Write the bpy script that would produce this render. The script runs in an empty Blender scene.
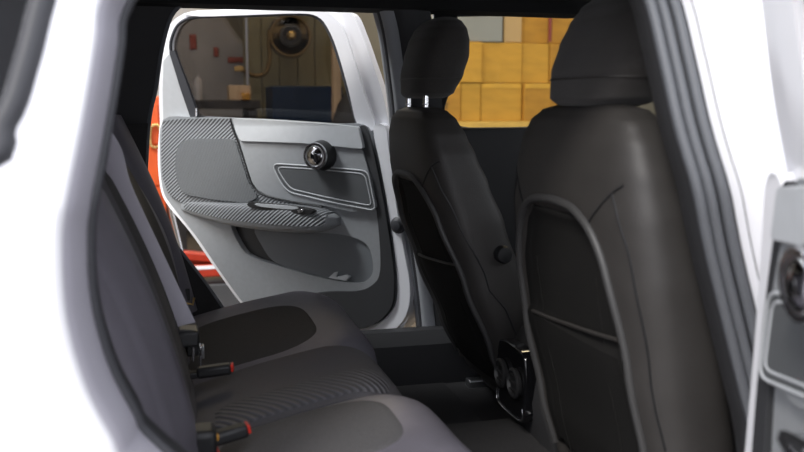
import bpy, bmesh, math, random
from mathutils import Vector, Matrix
from mathutils.geometry import tessellate_polygon
random.seed(4)
S = bpy.context.scene
COL = S.collection
# ------------------------------------------------------------------ camera
FPX = 917.0
CAM = Vector((-.72, -1.963, 1.17))
PIT = math.radians(7.58)
PSI = math.atan(244/FPX*math.cos(PIT))
RT = Vector((math.cos(PSI), -math.sin(PSI), 0))
FW = Vector((math.sin(PSI)*math.cos(PIT), math.cos(PSI)*math.cos(PIT), -math.sin(PIT)))
UP = RT.cross(FW)
cd = bpy.data.cameras.new('camera'); co = bpy.data.objects.new('camera', cd); COL.objects.link(co)
co.matrix_world = Matrix(((RT.x, UP.x, -FW.x, CAM.x), (RT.y, UP.y, -FW.y, CAM.y), (RT.z, UP.z, -FW.z, CAM.z), (0, 0, 0, 1)))
cd.sensor_width = 36; cd.lens = FPX*36/804; cd.clip_start = .02
cd.dof.use_dof = True; cd.dof.focus_distance = 2.55; cd.dof.aperture_fstop = 3.4
S.camera = co
# ------------------------------------------------------------------ light
W = bpy.data.worlds.new('daylight'); S.world = W; W.use_nodes = True
bgn = W.node_tree.nodes['Background']; bgn.inputs[0].default_value = (.90, .92, 1.0, 1); bgn.inputs[1].default_value = 2.2
def area(name, loc, target, sx, sy, power, col):
    l = bpy.data.lights.new(name, 'AREA'); l.shape = 'RECTANGLE'; l.size = sx; l.size_y = sy; l.energy = power; l.color = col
    o = bpy.data.objects.new(name, l); COL.objects.link(o); o.location = loc
    o.rotation_euler = (Vector(target)-Vector(loc)).to_track_quat('-Z', 'Y').to_euler()
    return o
sl = bpy.data.lights.new('sun', 'SUN'); sl.energy = 2.6; sl.angle = math.radians(14); sl.color = (1, .96, .9)
so = bpy.data.objects.new('sun', sl); COL.objects.link(so)
so.rotation_euler = Vector((.62, .62, -.8)).to_track_quat('-Z', 'Y').to_euler()
FILL_LAMPS = [(-2.4, 1.15, 160, (.95, .98, 1)), (.2, 4.0, 70, (1, .86, .62)), (1.6, 3.2, 26, (1, .80, .5))]  # unseen ceiling lamps, added to light the open door and the workshop
S.view_settings.view_transform = 'Standard'; S.view_settings.look = 'None'
S.view_settings.exposure = 0; S.view_settings.gamma = 1; S.view_settings.use_curve_mapping = False
# ------------------------------------------------------------------ helpers
def ray(x, y): return FW + RT*((x-402)/FPX) - UP*((y-226)/FPX)
def on(x, y, n, q):
    d = ray(x, y); n = Vector(n); t = n.dot(Vector(q)-CAM)/n.dot(d); return CAM + d*t
def onX(x, y, v): return on(x, y, (1, 0, 0), (v, 0, 0))
def onY(x, y, v): return on(x, y, (0, 1, 0), (0, v, 0))
def onZ(x, y, v): return on(x, y, (0, 0, 1), (0, 0, v))
def cat(pts, n=6, closed=True):
    P = [Vector(p) for p in pts]; out = []; m = len(P)
    for i in range(m if closed else m-1):
        if closed: a, b, c, d = P[(i-1) % m], P[i], P[(i+1) % m], P[(i+2) % m]
        else: a, b, c, d = P[max(i-1, 0)], P[i], P[i+1], P[min(i+2, m-1)]
        for k in range(n):
            t = k/n
            out.append(.5*((2*b)+(c-a)*t+(2*a-5*b+4*c-d)*t*t+(3*b-a-3*c+d)*t**3))
    if not closed: out.append(P[-1])
    return out
def rnd(poly, r, n=4):
    P = [Vector(p[:2]) for p in poly]; out = []; m = len(P)
    for i in range(m):
        a, b, c = P[i-1], P[i], P[(i+1) % m]
        la, lc = (a-b).length, (c-b).length; ra = min(r, la*.45, lc*.45)
        p, q = b+(a-b).normalized()*ra, b+(c-b).normalized()*ra
        for k in range(n+1):
            t = k/n; out.append(p*(1-t)**2+b*2*t*(1-t)+q*t*t)
    return [tuple(p) for p in out]
def link(name, me, m, parent=None, bevel=0, seg=2, ang=35):
    o = bpy.data.objects.new(name, me); COL.objects.link(o)
    if m: me.materials.append(m)
    if parent: o.parent = parent
    me.polygons.foreach_set('use_smooth', [True]*len(me.polygons)); me.set_sharp_from_angle(angle=math.radians(ang))
    if bevel:
        b = o.modifiers.new('bevel', 'BEVEL'); b.width = bevel; b.segments = seg; b.limit_method = 'ANGLE'; b.angle_limit = math.radians(40); b.harden_normals = False
    return o
def mesh(name, v, f, m, parent=None, bevel=0, seg=2, ang=35, recalc=True):
    me = bpy.data.meshes.new(name); me.from_pydata([tuple(p) for p in v], [], f)
    bm = bmesh.new(); bm.from_mesh(me)
    bmesh.ops.remove_doubles(bm, verts=bm.verts, dist=1e-6)
    if recalc: bmesh.ops.recalc_face_normals(bm, faces=bm.faces)
    bm.to_mesh(me); bm.free()
    return link(name, me, m, parent, bevel, seg, ang)
def rings(name, R, m, parent=None, cap=True, closed=True, ang=50, bevel=0):
    n = len(R[0]); v = [p for r in R for p in r]; f = []
    for i in range(len(R)-1):
        for j in range(n if closed else n-1):
            k = (j+1) % n; f.append((i*n+j, i*n+k, (i+1)*n+k, (i+1)*n+j))
    if cap: f.append(tuple(range(n))); f.append(tuple(range((len(R)-1)*n, len(R)*n)))
    return mesh(name, v, f, m, parent, bevel, 2, ang)
def tube_v(pts, r, seg=8, closed=False):
    P = [Vector(p) for p in pts]; n = len(P); R = []; prev = None
    for i, p in enumerate(P):
        a = P[(i-1) % n] if (closed or i > 0) else P[i]; b = P[(i+1) % n] if (closed or i < n-1) else P[i]
        t = (b-a).normalized()
        if prev is None:
            prev = t.orthogonal().normalized()
        prev = (prev - t*prev.dot(t)).normalized(); q = t.cross(prev)
        rr = r[i] if isinstance(r, (list, tuple)) else r
        R.append([p+(prev*math.cos(2*math.pi*k/seg)+q*math.sin(2*math.pi*k/seg))*rr for k in range(seg)])
    return R
def tube(name, pts, r, m, parent=None, seg=8, closed=False):
    R = tube_v(pts, r, seg, closed)
    if closed: R.append(R[0])
    return rings(name, R, m, parent, cap=not closed)
def box(name, c, s, m, parent=None, bevel=.004, rot=None, seg=2):
    v = [Vector((x*s[0]/2, y*s[1]/2, z*s[2]/2)) for x in (-1, 1) for y in (-1, 1) for z in (-1, 1)]
    if rot is not None: v = [rot @ p for p in v]
    v = [p+Vector(c) for p in v]
    return mesh(name, v, [(0, 1, 3, 2), (4, 6, 7, 5), (0, 4, 5, 1), (2, 3, 7, 6), (0, 2, 6, 4), (1, 5, 7, 3)], m, parent, bevel, seg)
def lathe(name, prof, m, parent=None, mat4=None, n=32):
    R = [[Vector((r*math.cos(2*math.pi*k/n), r*math.sin(2*math.pi*k/n), z)) for k in range(n)] for r, z in prof]
    if mat4 is not None: R = [[mat4 @ p for p in r] for r in R]
    return rings(name, R, m, parent, cap=True, ang=35)
def plate_v(loops, w0, w1, cuts=(), warp=None, fn=None):
    """flat polygon (u,v) with holes, between depths w0 and w1; local coords (u, w, v)"""
    L = [[Vector((p[0], p[1], 0)) for p in l] for l in loops]
    tri = tessellate_polygon(L); pts = [p for l in L for p in l]; n = len(pts)
    v = [Vector((p.x, w0, p.y)) for p in pts]+[Vector((p.x, w1(p.x, p.y) if callable(w1) else w1, p.y)) for p in pts]
    f = [tuple(t) for t in tri]+[tuple(i+n for i in t) for t in tri]; o = 0
    for l in L:
        m = len(l)
        for i in range(m):
            j = (i+1) % m; f.append((o+i, o+j, o+j+n, o+i+n))
        o += m
    bm = bmesh.new(); V = [bm.verts.new(p) for p in v]
    for t in f:
        try: bm.faces.new([V[i] for i in t])
        except ValueError: pass
    for c in cuts:
        bmesh.ops.bisect_plane(bm, geom=bm.verts[:]+bm.edges[:]+bm.faces[:], plane_co=(0, 0, c), plane_no=(0, 0, 1))
    if warp:
        for q in bm.verts: q.co = warp(q.co)
    bmesh.ops.recalc_face_normals(bm, faces=bm.faces)
    return bm
def plate(name, loops, w0, w1, m, parent=None, bevel=0, cuts=(), warp=None, seg=2, ang=35):
    bm = plate_v(loops, w0, w1, cuts, warp); me = bpy.data.meshes.new(name); bm.to_mesh(me); bm.free()
    return link(name, me, m, parent, bevel, seg, ang)
def empty(name, loc, label, cat_, group=None, rz=0):
    o = bpy.data.objects.new(name, None); COL.objects.link(o); o.location = loc; o.rotation_euler = (0, 0, rz); o.empty_display_size = .05
    return tag(o, label, cat_, group)
def tag(o, label, cat_, group=None):
    o['label'] = label; o['category'] = cat_
    if group: o['group'] = group
    return o
def struct(o, label=None):
    o['kind'] = 'structure'
    if label: o['label'] = label
    return o
# ------------------------------------------------------------------ materials
def mat(name, col, rough=.5, metal=0, var=0, vs=40, bump=0, bs=300, coat=0, spec=.5, sheen=0, wave=None, stretch=None):
    m = bpy.data.materials.new(name); m.use_nodes = True; N = m.node_tree.nodes; Lk = m.node_tree.links; b = N['Principled BSDF']
    b.inputs['Base Color'].default_value = (*col, 1); b.inputs['Roughness'].default_value = rough; b.inputs['Metallic'].default_value = metal
    b.inputs['Specular IOR Level'].default_value = spec; b.inputs['Coat Weight'].default_value = coat; b.inputs['Sheen Weight'].default_value = sheen
    tc = N.new('ShaderNodeTexCoord'); vec = tc.outputs['Object']
    if stretch:
        mp = N.new('ShaderNodeMapping'); mp.inputs['Scale'].default_value = stretch; Lk.new(vec, mp.inputs[0]); nv = mp.outputs[0]
    else: nv = vec
    if var:
        no = N.new('ShaderNodeTexNoise'); no.inputs['Scale'].default_value = vs; no.inputs['Detail'].default_value = 4; Lk.new(nv, no.inputs['Vector'])
        mr = N.new('ShaderNodeMapRange'); mr.inputs[1].default_value = .3; mr.inputs[2].default_value = .7; mr.inputs[3].default_value = 1-var; mr.inputs[4].default_value = 1+var
        Lk.new(no.outputs[0], mr.inputs[0])
        mx = N.new('ShaderNodeVectorMath'); mx.operation = 'SCALE'; mx.inputs[0].default_value = col; Lk.new(mr.outputs[0], mx.inputs['Scale']); Lk.new(mx.outputs[0], b.inputs['Base Color'])
    h = None
    if bump:
        n2 = N.new('ShaderNodeTexNoise'); n2.inputs['Scale'].default_value = bs; n2.inputs['Detail'].default_value = 2; Lk.new(nv, n2.inputs['Vector'])
        bp = N.new('ShaderNodeBump'); bp.inputs['Strength'].default_value = bump; bp.inputs['Distance'].default_value = .003; Lk.new(n2.outputs[0], bp.inputs['Height']); h = bp
    if wave:   # (scale, rotation, strength, colour contrast)
        mp2 = N.new('ShaderNodeMapping'); mp2.inputs['Rotation'].default_value = wave[1]; Lk.new(vec, mp2.inputs[0])
        wv = N.new('ShaderNodeTexWave'); wv.inputs['Scale'].default_value = wave[0]; wv.wave_type = 'BANDS'; wv.bands_direction = 'X'; Lk.new(mp2.outputs[0], wv.inputs['Vector'])
        bp = N.new('ShaderNodeBump'); bp.inputs['Strength'].default_value = wave[2]; bp.inputs['Distance'].default_value = .004; Lk.new(wv.outputs[1], bp.inputs['Height'])
        if h: Lk.new(h.outputs[0], bp.inputs['Normal'])
        h = bp
        mr = N.new('ShaderNodeMapRange'); mr.inputs[3].default_value = 1-wave[3]; mr.inputs[4].default_value = 1+wave[3]; Lk.new(wv.outputs[1], mr.inputs[0])
        mx = N.new('ShaderNodeVectorMath'); mx.operation = 'SCALE'; mx.inputs[0].default_value = col; Lk.new(mr.outputs[0], mx.inputs['Scale']); Lk.new(mx.outputs[0], b.inputs['Base Color'])
    if h: Lk.new(h.outputs[0], b.inputs['Normal'])
    return m
def glass(name, tint, refl=.06, rough=.0):
    m = bpy.data.materials.new(name); m.use_nodes = True; N = m.node_tree.nodes; Lk = m.node_tree.links
    N.remove(N['Principled BSDF']); t = N.new('ShaderNodeBsdfTransparent'); t.inputs[0].default_value = (*tint, 1)
    g = N.new('ShaderNodeBsdfGlossy'); g.inputs['Roughness'].default_value = rough; g.inputs[0].default_value = (1, 1, 1, 1)
    fr = N.new('ShaderNodeFresnel'); fr.inputs[0].default_value = 1.24
    mx = N.new('ShaderNodeMixShader'); Lk.new(fr.outputs[0], mx.inputs[0]); Lk.new(t.outputs[0], mx.inputs[1]); Lk.new(g.outputs[0], mx.inputs[2])
    Lk.new(mx.outputs[0], N['Material Output'].inputs[0]); return m
M = dict(
 paint=mat('white_paint', (.80, .80, .83), .22, coat=.6),
 rubber=mat('rubber', (.035, .036, .042), .55),
 rubber_grey=mat('rubber_grey', (.10, .105, .115), .4),
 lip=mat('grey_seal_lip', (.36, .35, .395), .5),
 pillar_lit_grey=mat('pillar_lit_grey', (.30, .31, .33), .5),  # paler grey carries the outside light on the far pillar
 black=mat('black_plastic', (.012, .012, .013), .5, bump=.15),
 blackgloss=mat('gloss_black', (.006, .006, .007), .08, coat=.5),
 liner=mat('headliner_fabric', (.010, .010, .011), .95, bump=.2, bs=600),
 trimdark=mat('dark_trim', (.022, .022, .024), .6, bump=.15, bs=500),
 carpet=mat('carpet', (.018, .017, .018), .98, var=.3, vs=300, bump=.6, bs=500),
 door_grey=mat('door_grey', (.245, .255, .265), .55, var=.04, vs=60, bump=.12, bs=500),
 door_light=mat('door_light', (.43, .445, .46), .5, var=.03, bump=.1, bs=500),
 door_dark=mat('door_dark', (.03, .031, .034), .6, bump=.15, bs=400),
 door_mid=mat('door_mid', (.13, .14, .15), .6, bump=.15, bs=400),
 door_rib=mat('door_rib', (.165, .172, .18), .5, wave=(31, (0, math.radians(52), 0), .9, .45)),
 door_fab=mat('door_fabric', (.125, .132, .138), .85, bump=.4, bs=700, wave=(48, (0, math.radians(-12), 0), .5, .22)),
 door_dot=mat('door_dotted', (.075, .079, .083), .8, var=.3, vs=500, bump=.4, bs=600),
 smoked=mat('smoked_chrome', (.5, .5, .51), .12, 1),
 chrome=mat('chrome', (.8, .8, .82), .12, 1),
 steel=mat('steel', (.55, .56, .58), .3, 1),
 seat_fab=mat('seat_fabric', (.030, .027, .025), .9, var=.15, vs=250, bump=.35, bs=700, sheen=.12),
 seat_lea=mat('seat_leatherette', (.034, .031, .029), .55, var=.06, vs=30, bump=.2, bs=350),
 seat_pocket=mat('seat_pocket', (.010, .0095, .009), .9, spec=.2, var=.1, vs=200, bump=.25, bs=500),
 seat_pipe=mat('seat_piping', (.045, .044, .044), .5),
 rear_lea=mat('rear_leatherette', (.128, .120, .142), .5, var=.05, vs=30, bump=.2, bs=350),
 rear_fab=mat('rear_fabric', (.048, .045, .043), .9, var=.15, vs=250, bump=.35, bs=700),
 rear_rib=mat('rear_ribbed', (.085, .082, .09), .7, bump=.2, bs=600, wave=(24, (0, 0, math.radians(-40)), .8, .3)),
 rear_dot=mat('rear_grey_fabric', (.078, .075, .078), .9, var=.2, vs=300, bump=.35, bs=700),
 rear_mid=mat('rear_centre_fabric', (.085, .081, .088), .75, var=.08, vs=200, bump=.25, bs=600),
 web=mat('belt_webbing', (.48, .46, .52), .7, bump=.3, bs=600),
 red=mat('red_plastic', (.65, .03, .015), .4),
 redpaint=mat('red_enamel', (.36, .03, .012), .35, var=.15, vs=12),
 orange=mat('orange_red_enamel', (.75, .11, .02), .4, var=.1, vs=8),
 brass=mat('brass', (.62, .42, .16), .35, .8, var=.2, vs=30),
 amber=mat('amber_gloss', (.7, .35, .05), .2),
 glass_tint=glass('tinted_glass', (.42, .40, .385)),
 glass_clear=glass('clear_glass', (.92, .93, .92)),
 glass_dark=glass('privacy_glass', (.7, .7, .72)),
 card=mat('cardboard_yellow', (.50, .265, .030), .8, var=.12, vs=6, stretch=(1, 1, 3)),
 card2=mat('cardboard_ochre', (.42, .205, .022), .8, var=.14, vs=6, stretch=(1, 1, 3)),
 cardedge=mat('cardboard_pale', (.60, .33, .04), .8, var=.1, vs=10),
 tape=mat('packing_tape', (.42, .26, .08), .35),
 ink=mat('print_ink', (.12, .07, .02), .8),
 concrete=mat('concrete', (.10, .08, .06), .8, var=.25, vs=3, bump=.2, bs=40),
 wallm=mat('painted_wall', (.30, .27, .20), .85, var=.12, vs=2, bump=.1, bs=60),
 ceilm=mat('ceiling_paint', (.5, .49, .46), .9, var=.05, vs=2),
 olive=mat('olive_panel', (.22, .20, .12), .7, var=.1, vs=4),
 grey_panel=mat('grey_panel', (.55, .54, .54), .6, var=.12, vs=5),
 van_grey=mat('van_grey', (.44, .43, .43), .5, var=.12, vs=4),
 dull_red=mat('dull_red_lens', (.42, .09, .06), .5),
 slate=mat('slate_panel', (.23, .23, .20), .6, var=.05, vs=5),
 navy=mat('navy_enamel', (.01, .03, .07), .8, spec=.2, var=.1, vs=8),
 darkgrey=mat('dark_grey', (.05, .05, .052), .6, var=.1, vs=10),
 tan=mat('tan_wood', (.75, .55, .34), .7, var=.15, vs=8, stretch=(6, 6, 1)),
 wood=mat('shelf_wood', (.62, .38, .07), .6, var=.15, vs=8, stretch=(1, 6, 6)),
 bronze=mat('bronze', (.20, .13, .05), .3, .7, var=.2, vs=20),
 redpost=mat('dark_red_paint', (.20, .03, .015), .5),
)
def emit(name, col, s):
    m = bpy.data.materials.new(name); m.use_nodes = True; b = m.node_tree.nodes['Principled BSDF']
    b.inputs['Emission Color'].default_value = (*col, 1); b.inputs['Emission Strength'].default_value = s; return m
# ------------------------------------------------------------------ workshop shell
struct(box('floor', (.5, 2.0, -.05), (14, 16, .1), M['concrete'], bevel=0), 'brown concrete workshop floor')
struct(box('wall_back', (.5, 8.05, 1.9), (14, .1, 3.8), M['wallm'], bevel=0), 'dim plastered back wall of workshop')
struct(box('wall_left', (-6.55, 4.5, 1.9), (.1, 7, 3.8), M['wallm'], bevel=0), 'dim plastered side wall of workshop')
struct(box('wall_right', (7.55, 4.5, 1.9), (.1, 7, 3.8), M['wallm'], bevel=0), 'dim plastered side wall of workshop')
struct(box('ceiling', (.5, 4.3, 3.85), (14, 7.6, .1), M['ceilm'], bevel=0), 'pale workshop ceiling')
for i, (x, y, pw, c) in enumerate(FILL_LAMPS):
    t = empty('added_ceiling_lamp', (x, y, 3.8), ['unseen fill lamp added on ceiling behind the car', 'unseen fill lamp added on ceiling beside the open door', 'unseen fill lamp added on ceiling over the yellow boxes'][i], 'lamp')
    box('housing', (0, 0, -.04), (1.5, .16, .08), M['grey_panel'], t)
    box('tube', (0, 0, -.095), (1.4, .06, .03), emit('fill_lamp_glow', c, 6), t)
    a = area('fill_light', (x, y, 3.66), (x, y, 0), 1.4, .5, pw, c)
# ------------------------------------------------------------------ the car
B = empty('car', (-.3, 0, .15), 'white car with black headliner seen through its open rear doors', 'car')
OFF = Vector((-.3, 0, .15))
# ------------------------------------------------------------------ car doors
TH = math.radians(41); HG = Vector((0, .86, 0)); EU = Vector((-math.cos(TH), math.sin(TH), 0)); EN = Vector((-math.sin(TH), -math.cos(TH), 0))
VB, LEAN = 1.10, .25
def duv(x, y, w=0):
    P = on(x, y, EN, HG+EN*w)
    if P.z > VB: P = on(x, y, EN-Vector((0, 0, LEAN)), HG+EN*w+Vector((0, 0, VB)))
    return Vector(((P-HG).dot(EU), P.z))
def make_door(name, sgn, loc, rz, label):
    D = None
    warp = lambda p: Vector((p.x, sgn*(p.y+LEAN*max(0, p.z-VB)), p.z))
    cuts = (VB, 1.13, 1.2, 1.3, 1.4)
    def pl(n, px, w0, w1, m, par=None, bev=0, sm=5, holes=(), wref=None, seg=2):
        wr = max(w0, w1 if not callable(w1) else w0) if wref is None else wref
        loops = [cat([duv(*q, wr) for q in l], sm) if sm > 1 else [duv(*q, wr) for q in l] for l in (px, *holes)]
        return plate(n, loops, w0, w1, m, D, bev, cuts, warp, seg)
    def P3(x, y, w):
        q = duv(x, y, w); return warp(Vector((q.x, w, q.y)))
    def tb(n, px, w, r, m, par=None, closed=False, seg=8, sm=5):
        pts = cat(px, sm, closed); return tube(n, [P3(q.x, q.y, w) for q in pts], r, m, D, seg, closed)
    outer = [(243, 306), (215, 268), (190, 232), (167, 204), (160, 185), (158, 150), (159, 100), (161, 60), (164, 38), (172, 22), (186, 13), (208, 10), (260, 9), (318, 10), (340, 11), (353, 15), (363, 37),
             (373, 65), (382, 92), (388, 118), (391, 145), (393, 170), (397, 195), (406, 250), (412, 285), (410, 312), (400, 331), (380, 344), (320, 344), (270, 330)]
    hole = [(171, 52), (174, 32), (183, 21), (200, 17), (250, 15.5), (300, 14), (316, 17), (326, 27), (336, 50), (347, 88), (357, 124), (356, 127), (330, 125), (270, 121), (200, 117), (193, 114), (183, 86)]
    D = pl(name, outer, 0, lambda u, v: -.10 if v < VB+.005 else -.10+.065*min(1, (v-VB)/.05), M['paint'], bev=.008, holes=(hole,), seg=3)
    D.parent = B; D.location = Vector(loc)-OFF; D.rotation_euler = (0, 0, rz); D['label'] = label
    pl('window_glass', [(166, 50), (180, 15), (250, 11), (320, 11), (345, 60), (362, 130), (260, 124), (192, 120)], -.018, -.023, M['glass_tint'], sm=1)
    tb('window_seal', hole, -.002, .0055, M['rubber'], closed=True)
    pl('frame_step', [(183, 13.5), (208, 11.5), (260, 10.3), (318, 11), (331, 14), (342, 27), (353, 57), (364, 92), (375, 128), (358, 127), (348, 88), (337, 50), (327, 27), (317, 16.5), (300, 13.5), (250, 15), (200, 16.5)], .0, .012, M['paint'], bev=.004, sm=3)
    # triangular cover at the rear of the window
    pl('window_corner_cover', [(163, 60), (170, 52), (183, 84), (195, 117), (163, 121), (162, 90)], .0, .010, M['door_light'], sm=1, bev=.003)
    pl('corner_cover_edge', [(169, 52), (174, 50), (187, 84), (198, 116), (190, 117), (180, 88)], .008, .02, M['rubber'], sm=1, bev=.004)
    # main trim with the pocket opening
    pocket = [(231, 225), (242, 249), (254, 258), (282, 267), (320, 277.5), (354, 283), (367, 280), (373, 270), (370, 250), (360, 240), (337, 234), (295, 232), (250, 228)]
    trim = [(163, 120), (200, 117.5), (260, 119), (330, 123.5), (366, 127), (376, 165), (384, 205), (392, 260), (394, 292), (388, 312), (366, 328), (320, 330), (262, 318), (246, 306), (222, 274), (196, 236), (172, 206), (163, 190), (160, 160)]
    pl('trim_panel', trim, 0, .03, M['door_grey'], bev=.006, sm=4, holes=(pocket,))
    pl('pocket_back', [(225, 220), (245, 262), (320, 285), (372, 290), (380, 250), (340, 228), (260, 222)], .001, .004, M['black'], sm=1)
    pl('map_pocket', [(256, 226), (262, 246), (278, 264), (320, 276), (354, 283), (369, 281), (375, 270), (371, 248), (360, 238), (337, 231), (295, 228)], .004, .020, M['door_mid'], bev=.004)
    pl('pocket_clip', [(328, 278), (334, 272.5), (338, 272), (336, 277), (346, 275), (350, 277), (346, 281)], .02, .032, M['door_light'], sm=1, bev=.002)
    # shade on the side-facing trim edge and bottom, put in as a dark strip
    pl('shaded_edge_trim', [(357, 131), (366, 127.5), (376, 165), (384, 205), (392, 258), (394, 290), (389, 311), (367, 327), (322, 329), (282, 322), (276, 305), (300, 296), (330, 291.5), (356, 291), (372, 285), (380, 270), (378, 225), (371, 180), (362, 150)], .028, .040, M['door_dark'], bev=.004, sm=4)
    pl('hinge_flange', [(373, 128), (380, 165), (387, 205), (395, 258), (397, 292), (391, 314), (370, 331), (378, 340), (398, 327), (408, 310), (410, 285), (404, 250), (395, 195), (389, 150), (385, 126)], 0, .030, M['paint'], bev=.007, sm=3)
    # upper pads
    pl('upper_pad', rnd([(232, 118.5), (262, 119.5), (330, 124), (358, 127), (363, 149), (300, 143), (240, 141), (235, 130)], 3), .028, .056, M['door_light'], bev=.010, sm=1, seg=4)
    pl('centre_pad', rnd([(239, 140), (300, 143), (362, 149), (371, 180), (377, 208), (352, 212), (326, 206), (290, 200.5), (268, 195.5), (258, 190.5), (252, 182), (246, 163)], 3), .028, .046, M['door_grey'], bev=.003, sm=1)
    # ribbed surround and fabric insert
    pl('ribbed_panel', rnd([(162.5, 121), (180, 119), (229, 118.5), (232, 130), (238, 145), (244, 163), (250, 182), (256, 191), (266, 196.5), (290, 202), (322, 208), (300, 222), (262, 217), (215, 211), (183, 204), (168, 194), (162, 176), (161, 148)], 3), .028, .042, M['door_rib'], bev=.003, sm=1)
    tb('trim_joint', [(230.5, 118.5), (233, 130), (238.5, 144), (245, 163), (251, 182), (257, 190.8), (267, 196), (290, 201.3), (322, 207)], .043, .003, M['black'])
    pl('fabric_insert', rnd([(176, 150), (182, 141), (194, 138.5), (234, 139), (241, 160), (248, 182), (254, 192), (258, 197), (248, 203), (215, 200), (186, 195), (178, 186), (175, 168)], 5), .040, .049, M['door_fab'], bev=.003, sm=1)
    # lower-centre insert framed by double piping
    ins = rnd([(272, 163.5), (320, 166.5), (368, 171), (376, 211), (330, 202), (288, 192), (279, 180)], 7)
    pl('dotted_insert', ins, .044, .050, M['door_dot'], bev=.001, sm=1)
    tb('piping', ins, .050, .0026, M['door_light'], closed=True, sm=1)
    tb('piping', rnd([(276.5, 166.8), (320, 169.5), (365, 174), (372, 206), (330, 198), (291, 189), (283, 178.5)], 6), .050, .0022, M['door_light'], closed=True, sm=1)
    # armrest
    prof = cat([(183, 203, 211, .040), (205, 203, 218, .058), (235, 204, 225, .085), (262, 204, 229, .105), (295, 205.5, 232, .118), (318, 208, 232.5, .116), (330, 211, 231, .106), (337, 214.5, 228, .088), (341, 218, 225, .06)], 4, False)
    def arc(x, k0, k1, off):
        a, b, c, d = x; ring = []
        for k in range(k0, k1):
            t = 2*math.pi*k/32; cs, sn = math.cos(t), math.sin(t); e = .62
            cs = math.copysign(abs(cs)**e, cs); sn = math.copysign(abs(sn)**e, sn)
            vv = duv(a, (b+c)/2-(c-b)/2*sn, .03+d*.3)
            ring.append(warp(Vector((duv(a, (b+c)/2, .03).x, .02+(d-.02)*max(0, .5+.5*cs)+off*max(0, cs), vv.y+off*max(0, sn)))))
        return ring
    rings('armrest', [arc(p, 0, 32, 0) for p in prof], M['door_grey'], D, ang=60)
    rings('armrest_rib', [arc(p, -1, 11, .0025) for p in prof[1:-5]], M['door_rib'], D, cap=False, closed=False, ang=60)
    pl('grab_recess', [(247, 204.5), (254, 202), (290, 205), (314, 209), (314, 213), (300, 215), (270, 211), (252, 208)], .108, .113, M['black'], bev=.001, sm=3)
    pl('grab_rim', [(256, 203.5), (290, 206), (298, 208), (292, 209.5), (262, 207)], .112, .117, M['door_light'], bev=.001, sm=3)
    pl('window_switch', [(291, 211), (298, 208.5), (308, 209), (313, 211.5), (308, 214.5), (297, 214)], .112, .119, M['black'], bev=.002, sm=3)
    pl('switch_key', [(297, 210.5), (303, 209.5), (303, 212), (298, 212.8)], .118, .124, M['chrome'], bev=.001, sm=1)
    # round speaker pod
    c = duv(321, 155.5, .06); c0 = warp(Vector((c.x, .044, c.y)))
    m4 = Matrix.Translation(c0) @ Matrix.Rotation(math.radians(-90*sgn), 4, 'X')
    pod = lathe('speaker_pod', [(.050, -.004), (.050, .012), (.046, .034), (.043, .046), (.038, .050)], M['black'], D, m4)
    lathe('pod_ring', [(.042, .045), (.0435, .049), (.042, .055), (.034, .055), (.033, .048)], M['chrome'], D, m4)
    lathe('pod_ring', [(.033, .047), (.034, .053), (.032, .055), (.029, .055), (.0285, .048)], M['steel'], D, m4)
    lathe('pod_face', [(.028, .046), (.027, .055), (.018, .060), (.006, .062)], M['smoked'], D, m4)
    box('pod_emblem', m4 @ Vector((.004, 0, .060)), (.016, .006, .018), M['blackgloss'], D, .002)
    q = P3(196.5, 113, .03); tube('lock_pin', [q-Vector((0, 0, .012)), q+Vector((0, 0, .016))], .0045, M['chrome'], D)
    # hinge side: wiring boot, hinges
    def ef(u, w, v): return warp(Vector((u, w, v)))
    hv = duv(399, 225, .03)
    if sgn > 0: lathe('wiring_boot', [(.026, 0), (.027, .008), (.022, .012), (.022, .018), (.017, .022), (.016, .03), (.006, .033)], M['rubber'], D, Matrix.Translation(ef(hv.x, .028, hv.y)) @ Matrix.Rotation(math.radians(-90*sgn), 4, 'X'), 20)
    lv = duv(411, 285, -.06)
    box('hinge', ef(lv.x+.002, -.07, lv.y), (.03, .03, .035), M['paint'], D, .004)
    box('hinge', ef(duv(392, 160, -.05).x-.012, -.075, .93), (.03, .03, .035), M['paint'], D, .004)
    return D
make_door('rear_door', 1, HG, math.pi-TH, 'white car door with grey trim standing open beyond the rear bench')
NPHI = math.radians(79)
nd = make_door('rear_door', -1, Vector((.09, -.90, -.025)), math.pi+NPHI, 'blurred white car door swung open beside the nearest front seat')
# the hinge axis leans forward towards the sill
nd.matrix_basis = Matrix.Translation(Vector((.09, -.90, -.025))-OFF) @ Matrix.Translation((0, 0, 1.1)) @ Matrix.Rotation(math.radians(-3.5), 4, 'Y') @ Matrix.Translation((0, 0, -1.1)) @ Matrix.Rotation(math.pi+NPHI, 4, 'Z')
# ------------------------------------------------------------------ car body
def bo(o):   # world-built part -> child of the body
    o.parent = B; o.location = -OFF; return o
def yn(z): return -.84 + .30*max(0, z-1.05)      # near outer side
def near(x, y):
    P = onY(x, y, -.84)
    for _ in range(8): P = onY(x, y, yn(P.z))
    return Vector((P.x, P.z))
def nwarp(p): return Vector((p.x, yn(p.z)+p.y, p.z))
ZC = (1.05, 1.15, 1.25, 1.35, 1.45)
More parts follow.
